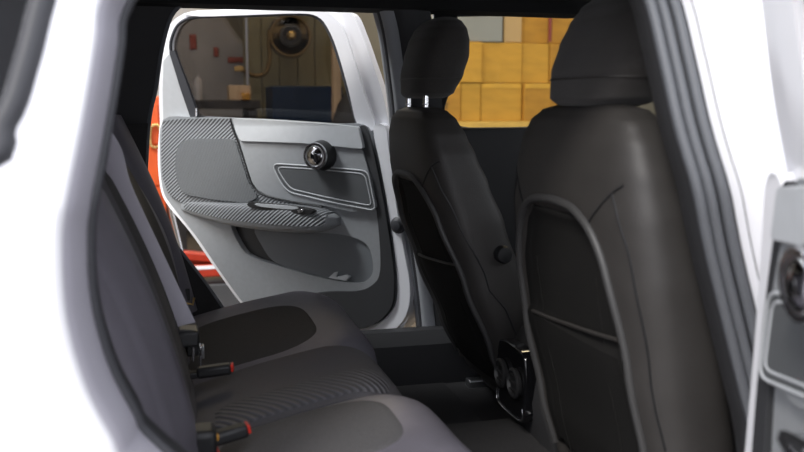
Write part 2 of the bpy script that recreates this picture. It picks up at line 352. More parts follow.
# near quarter panel
ap = [near(*q) for q in [(95, -6), (88, 40), (80, 90), (70, 145), (59, 200), (54, 240), (56, 300), (65, 350), (82, 400), (106, 445), (127, 478)]]
apx = cat([Vector((-.735, 1.40))]+ap+[Vector((-.66, .60)), Vector((-.60, .54)), Vector((-.50, .47))], 5, False)
win = [near(*q) for q in [(46, -10), (27, 60), (4, 140)]]
qp = [Vector((-.66, 1.45))]+apx+[Vector((-.52, .34)), Vector((-2.1, .34)), Vector((-2.15, 1.0)), Vector((-1.95, 1.45))]
wl = cat([Vector((-.80, 1.41)), win[0], win[1], win[2]+Vector((.0, .02)), Vector((-.95, 1.10)), Vector((-1.4, 1.09)), Vector((-1.75, 1.12)), Vector((-1.7, 1.38))], 5)
bo(plate('quarter_panel', [qp, wl], 0, .02, M['paint'], None, .004, ZC, nwarp))
g_ = bo(plate('quarter_glass', [wl], .008, .012, M['glass_dark'], None, 0, ZC, nwarp))
bo(tube('quarter_glass_seal', [nwarp(Vector((p.x, .002, p.y))) for p in wl], .016, M['rubber'], None, 8, True))
# rolled painted flange + seal round the aperture
def flange(name, path, steps, m, inward):
    Rg = []
    for i, p in enumerate(path):
        a, b = path[max(i-1, 0)], path[min(i+1, len(path)-1)]
        t = (b-a).normalized(); nrm = Vector((-t.y, t.x))*inward
        Rg.append([nwarp(Vector((p.x+nrm.x*o, d, p.y+nrm.y*o))) for o, d in steps])
    return bo(rings(name, Rg, m, None, cap=False, closed=False, ang=60))
flange('aperture_flange', apx, [(-.004, .0), (.003, .001), (.007, .006), (.010, .012)], M['paint'], 1)
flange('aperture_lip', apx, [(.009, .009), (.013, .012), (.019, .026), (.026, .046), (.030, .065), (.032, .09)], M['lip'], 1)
def offpath(path, o, d, inward=1):
    out = []
    for i, p in enumerate(path):
        a, b = path[max(i-1, 0)], path[min(i+1, len(path)-1)]; t = (b-a).normalized()
        out.append(nwarp(Vector((p.x-t.y*o*inward, d, p.y+t.x*o*inward))))
    return out
bo(tube('aperture_seal', offpath(apx, .033, .085), .008, M['rubber'], None, 10))
flange('aperture_trim', apx, [(.030, .085), (.038, .10), (.039, .13), (.02, .2), (-.04, .24), (-.16, .25)], M['trimdark'], 1)
# near B-pillar
bp = [near(*q) for q in [(666, -10), (684, 60), (703, 140), (728, 240), (749, 330), (767, 405), (779, 460)]]
bpx = cat([Vector((bp[0].x-.04, 1.42))]+bp+[Vector((bp[-1].x+.02, .5)), Vector((bp[-1].x+.03, .36))], 5, False)
def bpath(o, d): return [nwarp(Vector((p.x+o, d, p.y))) for p in bpx]
def bstrip(name, steps, m): return bo(rings(name, [[nwarp(Vector((p.x+o, d, p.y))) for o, d in steps] for p in bpx], m, None, cap=False, closed=False, ang=60))
bstrip('pillar_trim', [(.0, .055), (-.004, .07), (.0, .11), (.03, .15), (.12, .16)], M['trimdark'])
bo(tube('pillar_seal', bpath(.004, .058), .009, M['rubber_grey'], None, 10))
bo(tube('pillar_seal', bpath(.017, .048), .008, M['rubber_grey'], None, 10))
bo(tube('pillar_seal', bpath(.032, .038), .008, M['rubber_grey'], None, 10))
bstrip('pillar_gutter', [(.0, .062), (.02, .052), (.042, .040), (.048, .026), (.046, .014)], M['rubber'])
bstrip('pillar_jamb', [(.042, .034), (.046, .018), (.056, .004), (.070, -.010), (.11, -.016), (.20, -.02), (.26, -.03)], M['paint'])
# roof and rails
def strip(name, xs, prof, m):   # profile (y,z) swept along x
    return bo(rings(name, [[Vector((x, y, z)) for y, z in prof] for x in xs], m, None, cap=True, ang=40))
XR = (-2.0, -1.2, -.6, 0, .5, .85)
strip('roof_panel', XR, [(-.70, 1.46), (-.66, 1.53), (-.4, 1.565), (0, 1.58), (.4, 1.565), (.66, 1.53), (.70, 1.46), (.66, 1.49), (.4, 1.525), (0, 1.54), (-.4, 1.525), (-.66, 1.49)], M['paint'])
strip('headliner', XR, [(-.69, 1.455), (-.62, 1.475), (-.4, 1.50), (0, 1.51), (.4, 1.50), (.62, 1.475), (.69, 1.455), (.67, 1.485), (.4, 1.52), (0, 1.535), (-.4, 1.52), (-.67, 1.485)], M['liner'])
strip('roof_rail', XR, [(.62, 1.475), (.64, 1.44), (.68, 1.432), (.735, 1.436), (.74, 1.47), (.70, 1.50)], M['liner'])
strip('roof_rail', XR, [(-.64, 1.47), (-.66, 1.435), (-.70, 1.432), (-.735, 1.436), (-.74, 1.47), (-.70, 1.50)], M['paint'])
# far quarter: inner trim with the rear door aperture edge
def fy(z): return .80 - .30*max(0, z-1.08)
def far(x, y):
    P = onY(x, y, .8)
    for _ in range(8): P = onY(x, y, fy(P.z))
    return Vector((P.x, P.z))
fwarp = lambda p: Vector((p.x, fy(p.z)+p.y, p.z))
fap = cat([far(*q) for q in [(184, 3), (171, 17), (162, 48), (156, 88), (150, 115), (147, 150), (147, 190), (160, 224), (181, 251), (205, 282), (226, 312), (250, 340)]]+[Vector((-.42, .40))], 4, False)
fq = [Vector((-.60, 1.46))]+fap+[Vector((-.42, .30)), Vector((-2.1, .30)), Vector((-2.1, 1.46))]
fqw = cat([Vector((-.98, 1.15)), Vector((-1.0, 1.42)), Vector((-1.7, 1.42)), Vector((-1.78, 1.15))], 4)
bo(plate('quarter_trim', [fq, fqw], -.02, .03, M['trimdark'], None, .004, ZC, fwarp))
bo(plate('quarter_glass', [fqw], .0, .005, M['glass_dark'], None, 0, ZC, fwarp))
bo(plate('quarter_skin', [fq, fqw], .032, .05, M['paint'], None, .003, ZC, fwarp))
bo(tube('aperture_seal', [fwarp(Vector((p.x, -.018, p.y))) for p in fap], .006, M['rubber_grey'], None, 8))
tr_ = onY(190, 300, .78)
# wheel-arch trim of the far side, bulging into the cabin beside the bench
R = []
for i, p in enumerate(fap):
    if p.y > 1.12: continue
    R.append([fwarp(Vector((p.x-o, -d, p.y))) for o, d in [(0, .02), (.01, .035), (.06, .06), (.14, .09), (.3, .12)]])
bo(rings('wheel_arch_trim', R, M['carpet'], None, cap=False, closed=False, ang=60))
# far B-pillar, sills, floor, tunnel
fb = cat([far(*q) for q in [(377, 2), (385, 32), (391, 75), (396, 120), (403, 185), (412, 240), (419, 290), (423, 330), (426, 360)]], 4, False)
def fstrip(name, steps, m): return bo(rings(name, [[fwarp(Vector((p.x+o, d, p.y))) for o, d in steps] for p in fb], m, None, cap=False, closed=False, ang=60))
fstrip('pillar_lit_edge', [(.0, .05), (-.010, .0), (-.006, -.025), (.004, -.034), (.020, -.036), (.034, -.034)], M['pillar_lit_grey'])  # lit rear edge of the pillar trim, its brightness put into the colour
fstrip('pillar_trim', [(.030, -.030), (.038, -.042), (.06, -.048), (.09, -.05), (.14, -.04), (.15, .0), (.15, .05)], M['door_dark'])
fstrip('pillar_jamb', [(.0, .045), (.005, .06), (.08, .075), (.15, .06)], M['paint'])
bo(tube('pillar_seal', [fwarp(Vector((p.x-.004, .02, p.y))) for p in fb], .013, M['pillar_lit_grey'], None, 8))
bo(tube('pillar_seal', [fwarp(Vector((p.x-.004, -.012, p.y))) for p in fb], .009, M['rubber'], None, 8))
strip('sill', (-.62, 0, 1.1), [(.64, .30), (.66, .44), (.70, .475), (.77, .47), (.81, .42), (.80, .25), (.64, .25)], M['trimdark'])
strip('sill', (-.62, 0, 1.1), [(-.64, .30), (-.66, .40), (-.70, .435), (-.76, .43), (-.84, .38), (-.84, .25), (-.64, .25)], M['paint'])
bo(box('floor_pan', (-.2, 0, .29), (3.6, 1.56, .06), M['carpet'], None, 0))
R = []
for x in (-.55, -.2, .1, 1.2):
    R.append([Vector((x, y, z)) for y, z in [(-.17, .31), (-.14, .36), (-.08, .40), (0, .41), (.08, .40), (.14, .36), (.17, .31)]])
bo(rings('floor_tunnel', R, M['carpet'], None, cap=True, ang=60))
bo(box('rear_bulkhead', (-2.05, 0, .9), (.08, 1.5, 1.15), M['trimdark'], None, .02))
# front end
R = [[Vector((.95+dx, y, z)) for dx, z in [(0, .55), (-.12, .75), (-.16, .98), (-.08, 1.05), (.15, 1.07), (.35, 1.02), (.35, .35), (0, .35)]] for y in (-.76, -.3, 0, .3, .76)]
bo(rings('dashboard', R, M['trimdark'], None, ang=40))
bo(mesh('windscreen', [(1.32, -.68, 1.05), (1.32, .68, 1.05), (.84, .58, 1.48), (.84, -.58, 1.48), (1.325, -.68, 1.055), (1.325, .68, 1.055), (.845, .58, 1.485), (.845, -.58, 1.485)], [(0, 1, 2, 3), (4, 5, 6, 7), (0, 1, 5, 4), (1, 2, 6, 5), (2, 3, 7, 6), (3, 0, 4, 7)], M['glass_clear']))
for s in (-1, 1):
    bo(tube('windscreen_pillar', [(1.34, .74*s, 1.02), (1.1, .71*s, 1.24), (.86, .66*s, 1.45), (.7, .66*s, 1.48)], .035, M['paint'], None, 10))
R = [[Vector((x, y, z)) for y, z in [(-.86, .3), (-.85, .8), (-.7, .98+dz), (0, 1.02+dz), (.7, .98+dz), (.85, .8), (.86, .3)]] for x, dz in [(1.3, .02), (1.7, -.02), (2.1, -.09), (2.35, -.2)]]
bo(rings('bonnet', R, M['paint'], None, ang=40))
# front doors (closed)
for s in (1, -1):
    o_ = Vector((.1, .8*s, .3))
    fw2 = (lambda p: Vector((p.x, s*(fy(p.z)+p.y), p.z))-o_) if s > 0 else (lambda p: Vector((p.x, -(.815-.30*max(0, p.z-1.08)+p.y), p.z))-o_)
    x0 = .12 if s > 0 else .26
    out = [Vector(q) for q in [(x0, .36), (x0-.01, 1.0), (x0-.03, 1.44), (.80, 1.445), (1.08, 1.26), (1.24, 1.10), (1.22, .7), (1.15, .36)]]
    hol = cat([Vector(q) for q in [(x0+.05, 1.099), (x0+.03, 1.25), (x0+.025, 1.41), (x0+.07, 1.435), (.5, 1.436), (.78, 1.43), (1.02, 1.24), (1.13, 1.105), (.6, 1.099)]], 4)
    fd = plate('front_door', [out, hol], .0, .05, M['paint'], B, .004, ZC, fw2); fd.location = o_-OFF
    fd['label'] = ['white front door with clear window, closed beside the far seat', 'white front door, closed beside the nearest front seat'][s < 0]
    plate('door_trim', [[Vector(q) for q in [(x0, .40), (x0, 1.085), (x0+.02, 1.097), (1.1, 1.097), (1.15, 1.08), (1.12, .42)]]], -.05, .0, M['trimdark'], fd, .015, (1.05,), fw2, 3)
    plate('frame_trim', [[Vector(q) for q in [(x0-.012, 1.088), (x0-.045, 1.452), (.80, 1.452), (1.08, 1.258), (1.235, 1.088)]], hol], -.014, -.001, M['liner'], fd, .002, ZC, fw2)
    plate('window_glass', [hol], .02, .024, M['glass_clear'], fd, 0, ZC, fw2)
    tube('window_seal', [fw2(Vector((p.x, -.002, p.y))) for p in hol], .006, M['rubber'], fd, 8, True)
# ------------------------------------------------------------------ front seats
def lerp_tab(tab, z):
    if z <= tab[0][0]: return tab[0][1:]
    for a, b in zip(tab, tab[1:]):
        if z <= b[0]:
            t = (z-a[0])/(b[0]-a[0]); t = t*t*(3-2*t)*.5+t*.5
            return tuple(p+(q-p)*t for p, q in zip(a[1:], b[1:]))
    return tab[-1][1:]
#           z     cx    halfW  halfD
BACK0 = [(.42, .150, .235, .085), (.55, .130, .255, .095), (.72, .100, .268, .098), (.88, .075, .268, .094), (.98, .060, .258, .085), (1.05, .052, .242, .074), (1.10, .048, .222, .064), (1.138, .047, .195, .052), (1.160, .047, .155, .038), (1.170, .047, .10, .018)]
def backx(y, z):
    cx, w, d = lerp_tab(BACK, z); q = min(1, abs(y)/w); return cx - d*(1-q**3.2)**(1/3.2)
ARC = [(-.215, .44), (-.222, .60), (-.220, .74), (-.200, .86), (-.160, .945), (-.10, .985), (-.03, .995), (.03, .995), (.10, .985), (.160, .945), (.200, .86), (.220, .74), (.222, .60), (.215, .44)]
def arch_hw(z):
    P = [(q[1], -q[0]) for q in ARC[:7]]
    if z >= .995: return 0
    for a, b in zip(P, P[1:]):
        if a[0] <= z <= b[0]: return a[1]+(b[1]-a[1])*(z-a[0])/(b[0]-a[0]+1e-9)
    return P[0][1]
def recess(y, z):
    hw = arch_hw(z)
    if hw <= 0: return 0
    e = min((hw-abs(y))/.035, (.995-z)/.05)
    e = max(0, min(1, e)); return .022*e*e*(3-2*e)
def make_seat(loc, label, rec=0, wid=1, hw_=1, hx=0, hl=0, hd=1, hz=0, hs=1, px_=0):
    T = empty('front_seat', loc, label, 'car seat', 'front seats')
    global BACK
    BACK = [(z, cx+rec*(1.1-z), w*wid, d) for z, cx, w, d in BACK0]
    R = []
    zs = [.42+.01*i for i in range(73)]+[1.145, 1.150, 1.155, 1.16, 1.165, 1.170]
    for z in zs:
        cx, w, d = lerp_tab(BACK, z); ring = []; n = 96
        for k in range(n):
            t = 2*math.pi*k/n; e = 2/3.2
            x = math.copysign(abs(math.cos(t))**e, math.cos(t)); y = math.copysign(abs(math.sin(t))**e, math.sin(t))
            Y = w*y; X = cx+d*x
            if x < 0: X += recess(Y, z)
            else: X += -.03*max(0, 1-(Y/w)**2)*x + .03*x*(abs(Y/w)**3)
            ring.append(Vector((X, Y, z)))
        R.append(ring)
    bk = rings('backrest', R, M['seat_lea'], T, ang=70)
    # dark pocket panel
    v, f = [], []; nz, ny = 40, 24
    for i in range(nz+1):
        z = .45+.525*i/nz; hw = max(.001, arch_hw(z)-.018)
        for j in range(ny+1):
            y = hw*(2*j/ny-1); v.append(Vector((backx(y, z)+recess(y, z)-.004-.008*math.exp(-((z-.75)/.05)**2)*(z < .75), y, z)))
    for i in range(nz):
        for j in range(ny): a = i*(ny+1)+j; f.append((a, a+1, a+ny+2, a+ny+1))
    pp = mesh('map_pocket', v, f, M['seat_pocket'], T, recalc=True); so_ = pp.modifiers.new('solid', 'SOLIDIFY'); so_.thickness = .003; so_.offset = 0
    tube('pocket_hem', [Vector((backx(y, .775-.25*(y+.2)*.35)+recess(y, .75)-.012, y, .775-.25*(y+.2)*.35)) for y in [-.19+.38*i/16 for i in range(17)]], .004, M['seat_lea'], pp, 6)
    for yy in (-.13, .13):
        tube('pocket_seam', [Vector((backx(yy, z)+recess(yy, z)-.006, yy, z)) for z in [.45+.03*i for i in range(15)]], .0014, M['seat_pocket'], pp, 6)
    ar = cat(ARC, 5, False)
    tube('arch_piping', [Vector((backx(p.x, p.y)-.001, p.x, p.y)) for p in ar], .0085, M['seat_pipe'], bk, 8)
    for s in (-1, 1):   # stitched seams over the shoulder panels
        L = cat([(s*.135, .962), (s*.17, .995), (s*.205, 1.025), (s*.228, 1.04)], 5, False)
        tube('seam', [Vector((backx(p.x, p.y)-.0003, p.x, p.y)) for p in L], .0022, M['black'], bk, 6)
        L = cat([(s*.205, 1.025), (s*.225, .98), (s*.245, .92), (s*.26, .8), (s*.26, .6)], 5, False)
        tube('seam', [Vector((backx(p.x, p.y)-.0003, p.x, p.y)) for p in L], .0022, M['black'], bk, 6)
    # headrest
    R = []
    HT = [(z, c+hx+hl*(z-1.165), w*hw_, d*hd) for z, c, w, d in [(1.165, .01, .08, .045), (1.170, .012, .100, .058), (1.18, .016, .118, .068), (1.23, .028, .138, .080), (1.28, .040, .144, .082), (1.32, .046, .140, .076), (1.35, .050, .130, .065), (1.37, .052, .112, .05), (1.382, .053, .085, .032), (1.386, .053, .045, .015)]]
    zs = [1.165+.003*i for i in range(74)]
    for z in zs:
        cx, w, d = lerp_tab(HT, z); ring = []
        for k in range(48):
            t = 2*math.pi*k/48; e = 2/2.8
            x = math.copysign(abs(math.cos(t))**e, math.cos(t)); y = math.copysign(abs(math.sin(t))**e, math.sin(t))
            ring.append(Vector((.035+cx+d*x, w*y, 1.165+(z-1.165)*hs+hz)))
        R.append(ring)
    hr = rings('headrest', R, M['seat_fab'], T, ang=70)
    tube('headrest_seam', [Vector((.035+lerp_tab(HT, 1.215)[0]+(lerp_tab(HT, 1.215)[2]+.0005)*math.copysign(abs(math.cos(t))**(2/2.8), math.cos(t)), (lerp_tab(HT, 1.215)[1]+.0005)*math.copysign(abs(math.sin(t))**(2/2.8), math.sin(t)), 1.227)) for t in [2*math.pi*k/48 for k in range(48)]], .002, M['seat_lea'], hr, 6, True).location.z = hz-.012
    for s in (-1, 1):
        po = tube('headrest_post', [(.045+px_, .085*s, 1.10), (.048+px_, .085*s, 1.215)], .0075, M['chrome'], T, 10)
        for k in range(3): lathe('notch', [(.0084, 0), (.0084, .003)], M['steel'], po, Matrix.Translation((.0465+px_, .085*s, 1.158+.009*k)), 10)
    # cushion, base, side cover
    R = []
    cs_ = rec*.6+.02
    for x, zt, w in [(.12, .54, .22), (.16, .60, .25), (.25, .585, .26), (.4, .58, .26), (.52, .60, .255), (.60, .60, .245), (.645, .57, .225), (.65, .50, .21)]:
        R.append([Vector((x+cs_, w*math.copysign(abs(math.sin(t))**.5, math.sin(t)), .47+(zt-.47)*math.copysign(abs(math.cos(t))**.5, math.cos(t))+(.03*abs(math.sin(t))**4 if math.cos(t) > 0 else 0))) for t in [2*math.pi*k/36 for k in range(36)]])
    rings('cushion', R, M['seat_fab'], T, ang=60)
    box('seat_base', (.36+cs_, 0, .385), (.42, .40, .10), M['black'], T, .02)
    for s in (-1, 1): box('slide_rail', (.36+cs_, .19*s, .335), (.5, .04, .03), M['steel'], T, .004)
    lathe('recline_knob', [(.022, 0), (.022, .018), (.018, .024), (.008, .026)], M['black'], T, Matrix.Translation((.175, .0, .81)) @ Matrix.Rotation(math.radians(90), 4, 'X') @ Matrix.Translation((0, 0, .262)), 24)
    return T
make_seat((0.0, -.405, 0), 'dark front car seat nearest the camera with arched pocket on its back', .02, 1.08, 1.12, .022, .16, 1.14, .001)
make_seat((-.084, .405, -.008), 'dark front car seat farther off beside the open door', .19, .98, .95, .006, 0, .88, .028, .95, -.018)
# ------------------------------------------------------------------ rear bench
RS = empty('rear_bench', (-.45, 0, .3), 'grey and black rear bench seat with ribbed middle cushion', 'car seat')
ro = Vector((-.45, 0, .3))
def cushion(name, y0, y1, xf, z0, outer, lipz, ml, insert_m, irect, ins_off=.0025):
    """padded seat: returns mesh; height z over (s,t)"""
    def pos(s, t):          # s 0 back..1 front/down, t 0..1 across y0->y1
        y = y0+(y1-y0)*t; q = 2*t-1
        crown = -.022*abs(q)**5
        bol = outer*(max(0, q if outer > 0 else -q))**2.2 if outer else 0
        bol = abs(bol)
        rx = .12
        if s < .66:
            k = s/.66; x = -.70+(xf-rx+.70)*k; z = z0-.050+.080*k+.006*math.sin(k*math.pi)+crown+bol*(.8-.2*k)
        else:
            k = (s-.66)/.34; a = min(k/.7, 1)*math.pi/2; x = xf-rx+rx*math.sin(a)-(.05*(k-.7)/.3 if k > .7 else 0)
            z = z0+.030+crown*(1-k*.3)+bol*.6+.035*math.sin(a*.9)*math.cos(a)*.6-.11*(1-math.cos(a))-(.12*(k-.7)/.3 if k > .7 else 0)
        x -= .05*max(0, abs(q)-.55)**2/.2 * (s if s < .9 else .9) * (1 if not outer else 1.2)
        return Vector((x, y, z))
    ns, nt = 40, 30; v, f = [], []
    for i in range(ns+1):
        for j in range(nt+1): v.append(pos(i/ns, j/nt)-ro)
    n = len(v)
    for i in range(ns):
        for j in range(nt): a = i*(nt+1)+j; f.append((a, a+1, a+nt+2, a+nt+1))
    # skirt down
    edge = [j for j in range(nt+1)]+[(i+1)*(nt+1)-1 for i in range(1, ns+1)]+[ns*(nt+1)+j for j in range(nt-1, -1, -1)]+[i*(nt+1) for i in range(ns-1, 0, -1)]
    base = []
    for a in edge: p = v[a].copy(); p.z = .36-ro.z; base.append(p)
    v += base; m = len(edge)
    for i in range(m): j = (i+1) % m; f.append((edge[i], edge[j], n+j, n+i))
    f.append(tuple(range(n, n+m)))
    c = mesh(name, v, f, ml, RS, ang=60)
    # insert
    s0, s1, t0, t1, pw = irect
    v, f = [], []; K, Lr = 48, 14
    cs, ct = (s0+s1)/2, (t0+t1)/2
    def sup(a):
        x = math.copysign(abs(math.cos(a))**pw, math.cos(a)); y = math.copysign(abs(math.sin(a))**pw, math.sin(a)); return x, y
    v.append(pos(cs, ct)+Vector((0, 0, ins_off+.003))-ro)
    for r in range(1, Lr+1):
        for k in range(K):
            x, y = sup(2*math.pi*k/K); g = r/Lr
            p = pos(cs+(s1-s0)/2*x*g, ct+(t1-t0)/2*y*g)
            v.append(p+Vector((.4, 0, 1)).normalized()*((ins_off+.003*(1-g**4)) if r < Lr else -.002)-ro)
    for k in range(K): f.append((0, 1+k, 1+(k+1) % K))
    for r in range(Lr-1):
        for k in range(K): a = 1+r*K; f.append((a+k, a+K+k, a+K+(k+1) % K, a+(k+1) % K))
    mesh('insert', v, f, insert_m, c, ang=70)
    return c
cushion('outer_cushion', .12, .68, -.205, .590, .040, .0, M['rear_lea'], M['rear_fab'], (.02, .62, .04, .80, .55))
cushion('centre_cushion', -.26, .12, -.235, .590, 0, .0, M['rear_mid'], M['rear_rib'], (.12, .78, .03, .30, .3))
cushion('outer_cushion', -.68, -.26, -.205, .590, -.035, .0, M['rear_lea'], M['rear_dot'], (.1, .66, .22, .95, .6))
def backpart(name, y0, y1, m, outer, mi, xo=0):
    v, f = [], []; nz, ny = 30, 20
    def pos(a, t):
        y = y0+(y1-y0)*t; q = 2*t-1; z = .56+(1.13-.56)*a
        x = -.665+xo*(.5-t)*2*(t < .5)-.20*a+.022*math.sin(a*math.pi)-.03*abs(q)**6+(abs(outer)*(max(0, q if outer > 0 else -q))**2*math.sin(min(1, a*1.2)*math.pi))
        if a > .9: k = (a-.9)/.1; x -= .07*(1-math.sqrt(max(0, 1-k*k)))
        return Vector((x, y, z))
    for i in range(nz+1):
        for j in range(ny+1): v.append(pos(i/nz, j/ny)-ro)
    n = len(v)
    for i in range(nz):
        for j in range(ny): a = i*(ny+1)+j; f.append((a, a+1, a+ny+2, a+ny+1))
    for i in range(nz+1):
        for j in range(ny+1):
            p = pos(i/nz, j/ny); v.append(Vector((-.80-.20*i/nz-.0*j, p.y, p.z))-ro)
    for i in range(nz):
        for j in range(ny): a = n+i*(ny+1)+j; f.append((a, a+1, a+ny+2, a+ny+1))
    edge = [j for j in range(ny+1)]+[(i+1)*(ny+1)-1 for i in range(1, nz+1)]+[nz*(ny+1)+j for j in range(ny-1, -1, -1)]+[i*(ny+1) for i in range(nz-1, 0, -1)]
    for i in range(len(edge)): a, b = edge[i], edge[(i+1) % len(edge)]; f.append((a, b, n+b, n+a))
    o = mesh(name, v, f, m, RS, ang=60)
    v, f = [], []
    for i in range(17):
        for j in range(13):
            p = pos(.06+.80*i/16, .16+.68*j/12); rim = i in (0, 16) or j in (0, 12)
            v.append(p+Vector((-.003 if rim else .004, 0, 0))-ro)
    for i in range(16):
        for j in range(12): a = i*13+j; f.append((a, a+1, a+14, a+13))
    mesh('insert', v, f, mi, o, ang=70)
    return o
backpart('outer_backrest', .13, .66, M['rear_lea'], .045, M['rear_fab'])
backpart('centre_backrest', -.25, .13, M['rear_mid'], 0, M['rear_fab'])
backpart('outer_backrest', -.66, -.25, M['rear_lea'], -.02, M['rear_lea'], -.06)
# side bolsters beside the backrest
for s in (-1, 1):
    R = []
    for a in range(13):
        k = a/12; z = .58+.56*k; x = -.64-.19*k+.02*math.sin(k*math.pi)-(.10 if s < 0 else 0); w = .05+.02*math.sin(k*math.pi)
        R.append([Vector((x-.05+.06*math.cos(t), s*(.70-.0)+w*math.sin(t), z))-ro for t in [2*math.pi*q/20 for q in range(20)]])
    rings('side_bolster', R, M['rear_lea'], RS, ang=60)
# ------------------------------------------------------------------ belts and buckles
def ribbon(name, pts, wdir, w, th, m, parent=None):
    P = cat(pts, 8, False); R = []
    for i, p in enumerate(P):
        a, b = P[max(i-1, 0)], P[min(i+1, len(P)-1)]; t = (b-a).normalized()
        d = Vector(wdir); d = (d-t*d.dot(t)).normalized(); n = t.cross(d)
        R.append([p+d*w/2*x+n*th/2*y for x, y in [(-1, -.4), (-.9, -1), (.9, -1), (1, -.4), (1, .4), (.9, 1), (-.9, 1), (-1, .4)]])
    return rings(name, R, m, parent, ang=40)
sb = empty('seat_belt', (-.66, .1, .62), 'grey seat belt hanging down the front of the rear backrest', 'seat belt')
so2 = Vector((-.66, .1, .62))
def lo(o, off): o.location = -off; return o
lo(ribbon('webbing', [(-.93, -.16, 1.20), onY(101, 140, -.1), onY(119, 190, -.08), onY(152, 260, -.04), onY(183, 325, 0)], (1, -.45, .45), .056, .004, M['web'], sb), so2)
lo(box('tongue', onY(188, 336, 0), (.045, .07, .035), M['black'], sb, .006), so2)
lo(box('tongue_plate', onY(193, 352, 0), (.006, .03, .035), M['chrome'], sb, .002), so2)
lo(ribbon('lap_webbing', [onY(188, 342, 0)+Vector((-.004, .02, 0)), Vector((-.69, .02, .66)), Vector((-.715, .02, .57)), Vector((-.73, .02, .5))], (0, 1, .2), .045, .004, M['web'], sb), so2)
def buckle(loc, yaw, pitch, label, amber=False):
    E_ = empty('belt_buckle', loc, label, 'belt buckle', 'rear bench belt buckles', rz=yaw)
    rt = Matrix.Rotation(pitch, 3, 'Y')
    def bx(n, c, s, m, b=.004): return box(n, rt @ Vector(c), s, m, E_, b, rt)
    bx('stalk', (-.03, 0, 0), (.06, .024, .014), M['black'], .003)
    bx('buckle_housing', (.035, 0, .003), (.075, .030, .024), M['black'], .007)
    bx('release_button', (.073, 0, .005), (.006, .026, .016), M['red'], .002)
    bx('metal_strap', (-.065, 0, .0), (.03, .02, .004), M['chrome'], .001)
    return E_
b1 = onZ(198, 374, .600); buckle(b1, math.radians(-8), math.radians(-6), 'black belt buckle with red button on the middle of the bench')
b2 = onZ(207, 443, .595); buckle(b2, math.radians(8), math.radians(-10), 'black belt buckle with red button nearest the camera')
b3 = onZ(203, 441, .602)
ac = empty('belt_anchor', b3, 'brown-tinged belt anchor with amber glint at the near end of the bench', 'belt anchor')
box('anchor_housing', (0, 0, 0), (.045, .06, .05), M['black'], ac, .01)
box('amber_glint', (.024, -.004, .006), (.004, .010, .010), M['amber'], ac, .001)  # amber glint on the housing, put in as a coloured chip
box('red_edge', (.024, -.004, -.02), (.004, .05, .004), M['red'], ac, .001)
b4 = onZ(192, 352, .62)
an = empty('belt_tongue', b4, 'chrome belt tongue tucked between bench and far backrest', 'belt buckle')
box('tongue_grip', (0, .0, .01), (.03, .05, .03), M['black'], an, .006)
box('tongue_plate', (.018, 0, -.01), (.006, .036, .05), M['chrome'], an, .002)
box('slot_bar', (.024, 0, .0), (.006, .02, .03), M['steel'], an, .002)
b5 = onY(189, 299, .66)
lh = empty('trim_hook', b5, 'small metal hook on the dark trim below the open door', 'hook')
tube('hook_wire', [(-.02, -.0, .02), (-.012, -.005, -.01), (.01, -.008, -.015), (.014, -.004, .004)], .0035, M['brass'], lh, 8)
box('hook_plate', (-.012, .004, .012), (.03, .006, .035), M['black'], lh, .002)
# ------------------------------------------------------------------ centre console
cc = empty('centre_console', (.12, 0, .31), 'black centre console end with round air vents between the front seats', 'console')
cof = Vector((.12, 0, .285))
R = []
for z, x0, w in [(.31, .115, .115), (.40, .095, .115), (.47, .075, .11), (.55, .085, .105), (.60, .11, .10), (.618, .13, .09)]:
    R.append([Vector((x, y, z))-cof for x, y in [(x0+.02, -w), (x0, -w+.03), (x0-.004, 0), (x0, w-.03), (x0+.02, w), (x0+.3, w), (x0+.85, w-.02), (x0+.85, -w+.02), (x0+.3, -w)]])
rings('console_body', R, M['trimdark'], cc, ang=45, bevel=.006)
fr = rings('vent_frame', [[Vector((x, y, z))-cof for y, z in cat([(-.085, .44), (-.085, .56), (-.05, .585), (.05, .585), (.085, .56), (.085, .44), (.05, .415), (-.05, .415)], 3)] for x in (.095, .062)], M['blackgloss'], cc, ang=40, bevel=.004)
for s in (-1, 1):
    lathe('vent', [(.034, 0), (.036, .008), (.030, .012), (.028, .004), (.01, .002)], M['chrome'] if False else M['black'], cc, Matrix.Translation(Vector((.060, s*.042, .505))-cof) @ Matrix.Rotation(math.radians(-90), 4, 'Y'), 24)
    for k in range(3): box('vent_slat', Vector((.056, s*.042, .487+.018*k))-cof, (.008, .056, .004), M['black'], cc, .001)
tube('chrome_rim', [Vector((.060, y, z))-cof for y, z in cat([(-.08, .455), (-.08, .43), (-.045, .42), (.045, .42), (.08, .43), (.08, .455)], 4, False)], .0018, M['chrome'], cc, 8)
R = [[Vector((x, w*math.copysign(abs(math.sin(t))**.5, math.sin(t)), .645+.035*math.copysign(abs(math.cos(t))**.5, math.cos(t))))-cof for t in [2*math.pi*k/24 for k in range(24)]] for x, w in [(.14, .06), (.16, .085), (.4, .085), (.44, .06)]]
rings('armrest_lid', R, M['seat_lea'], cc, ang=60)
fm = tag(box('floor_mat', (-.08, .40, .328), (.34, .42, .012), M['carpet'], None, .004), 'black carpet mat on the car floor before the far bench seat', 'mat')
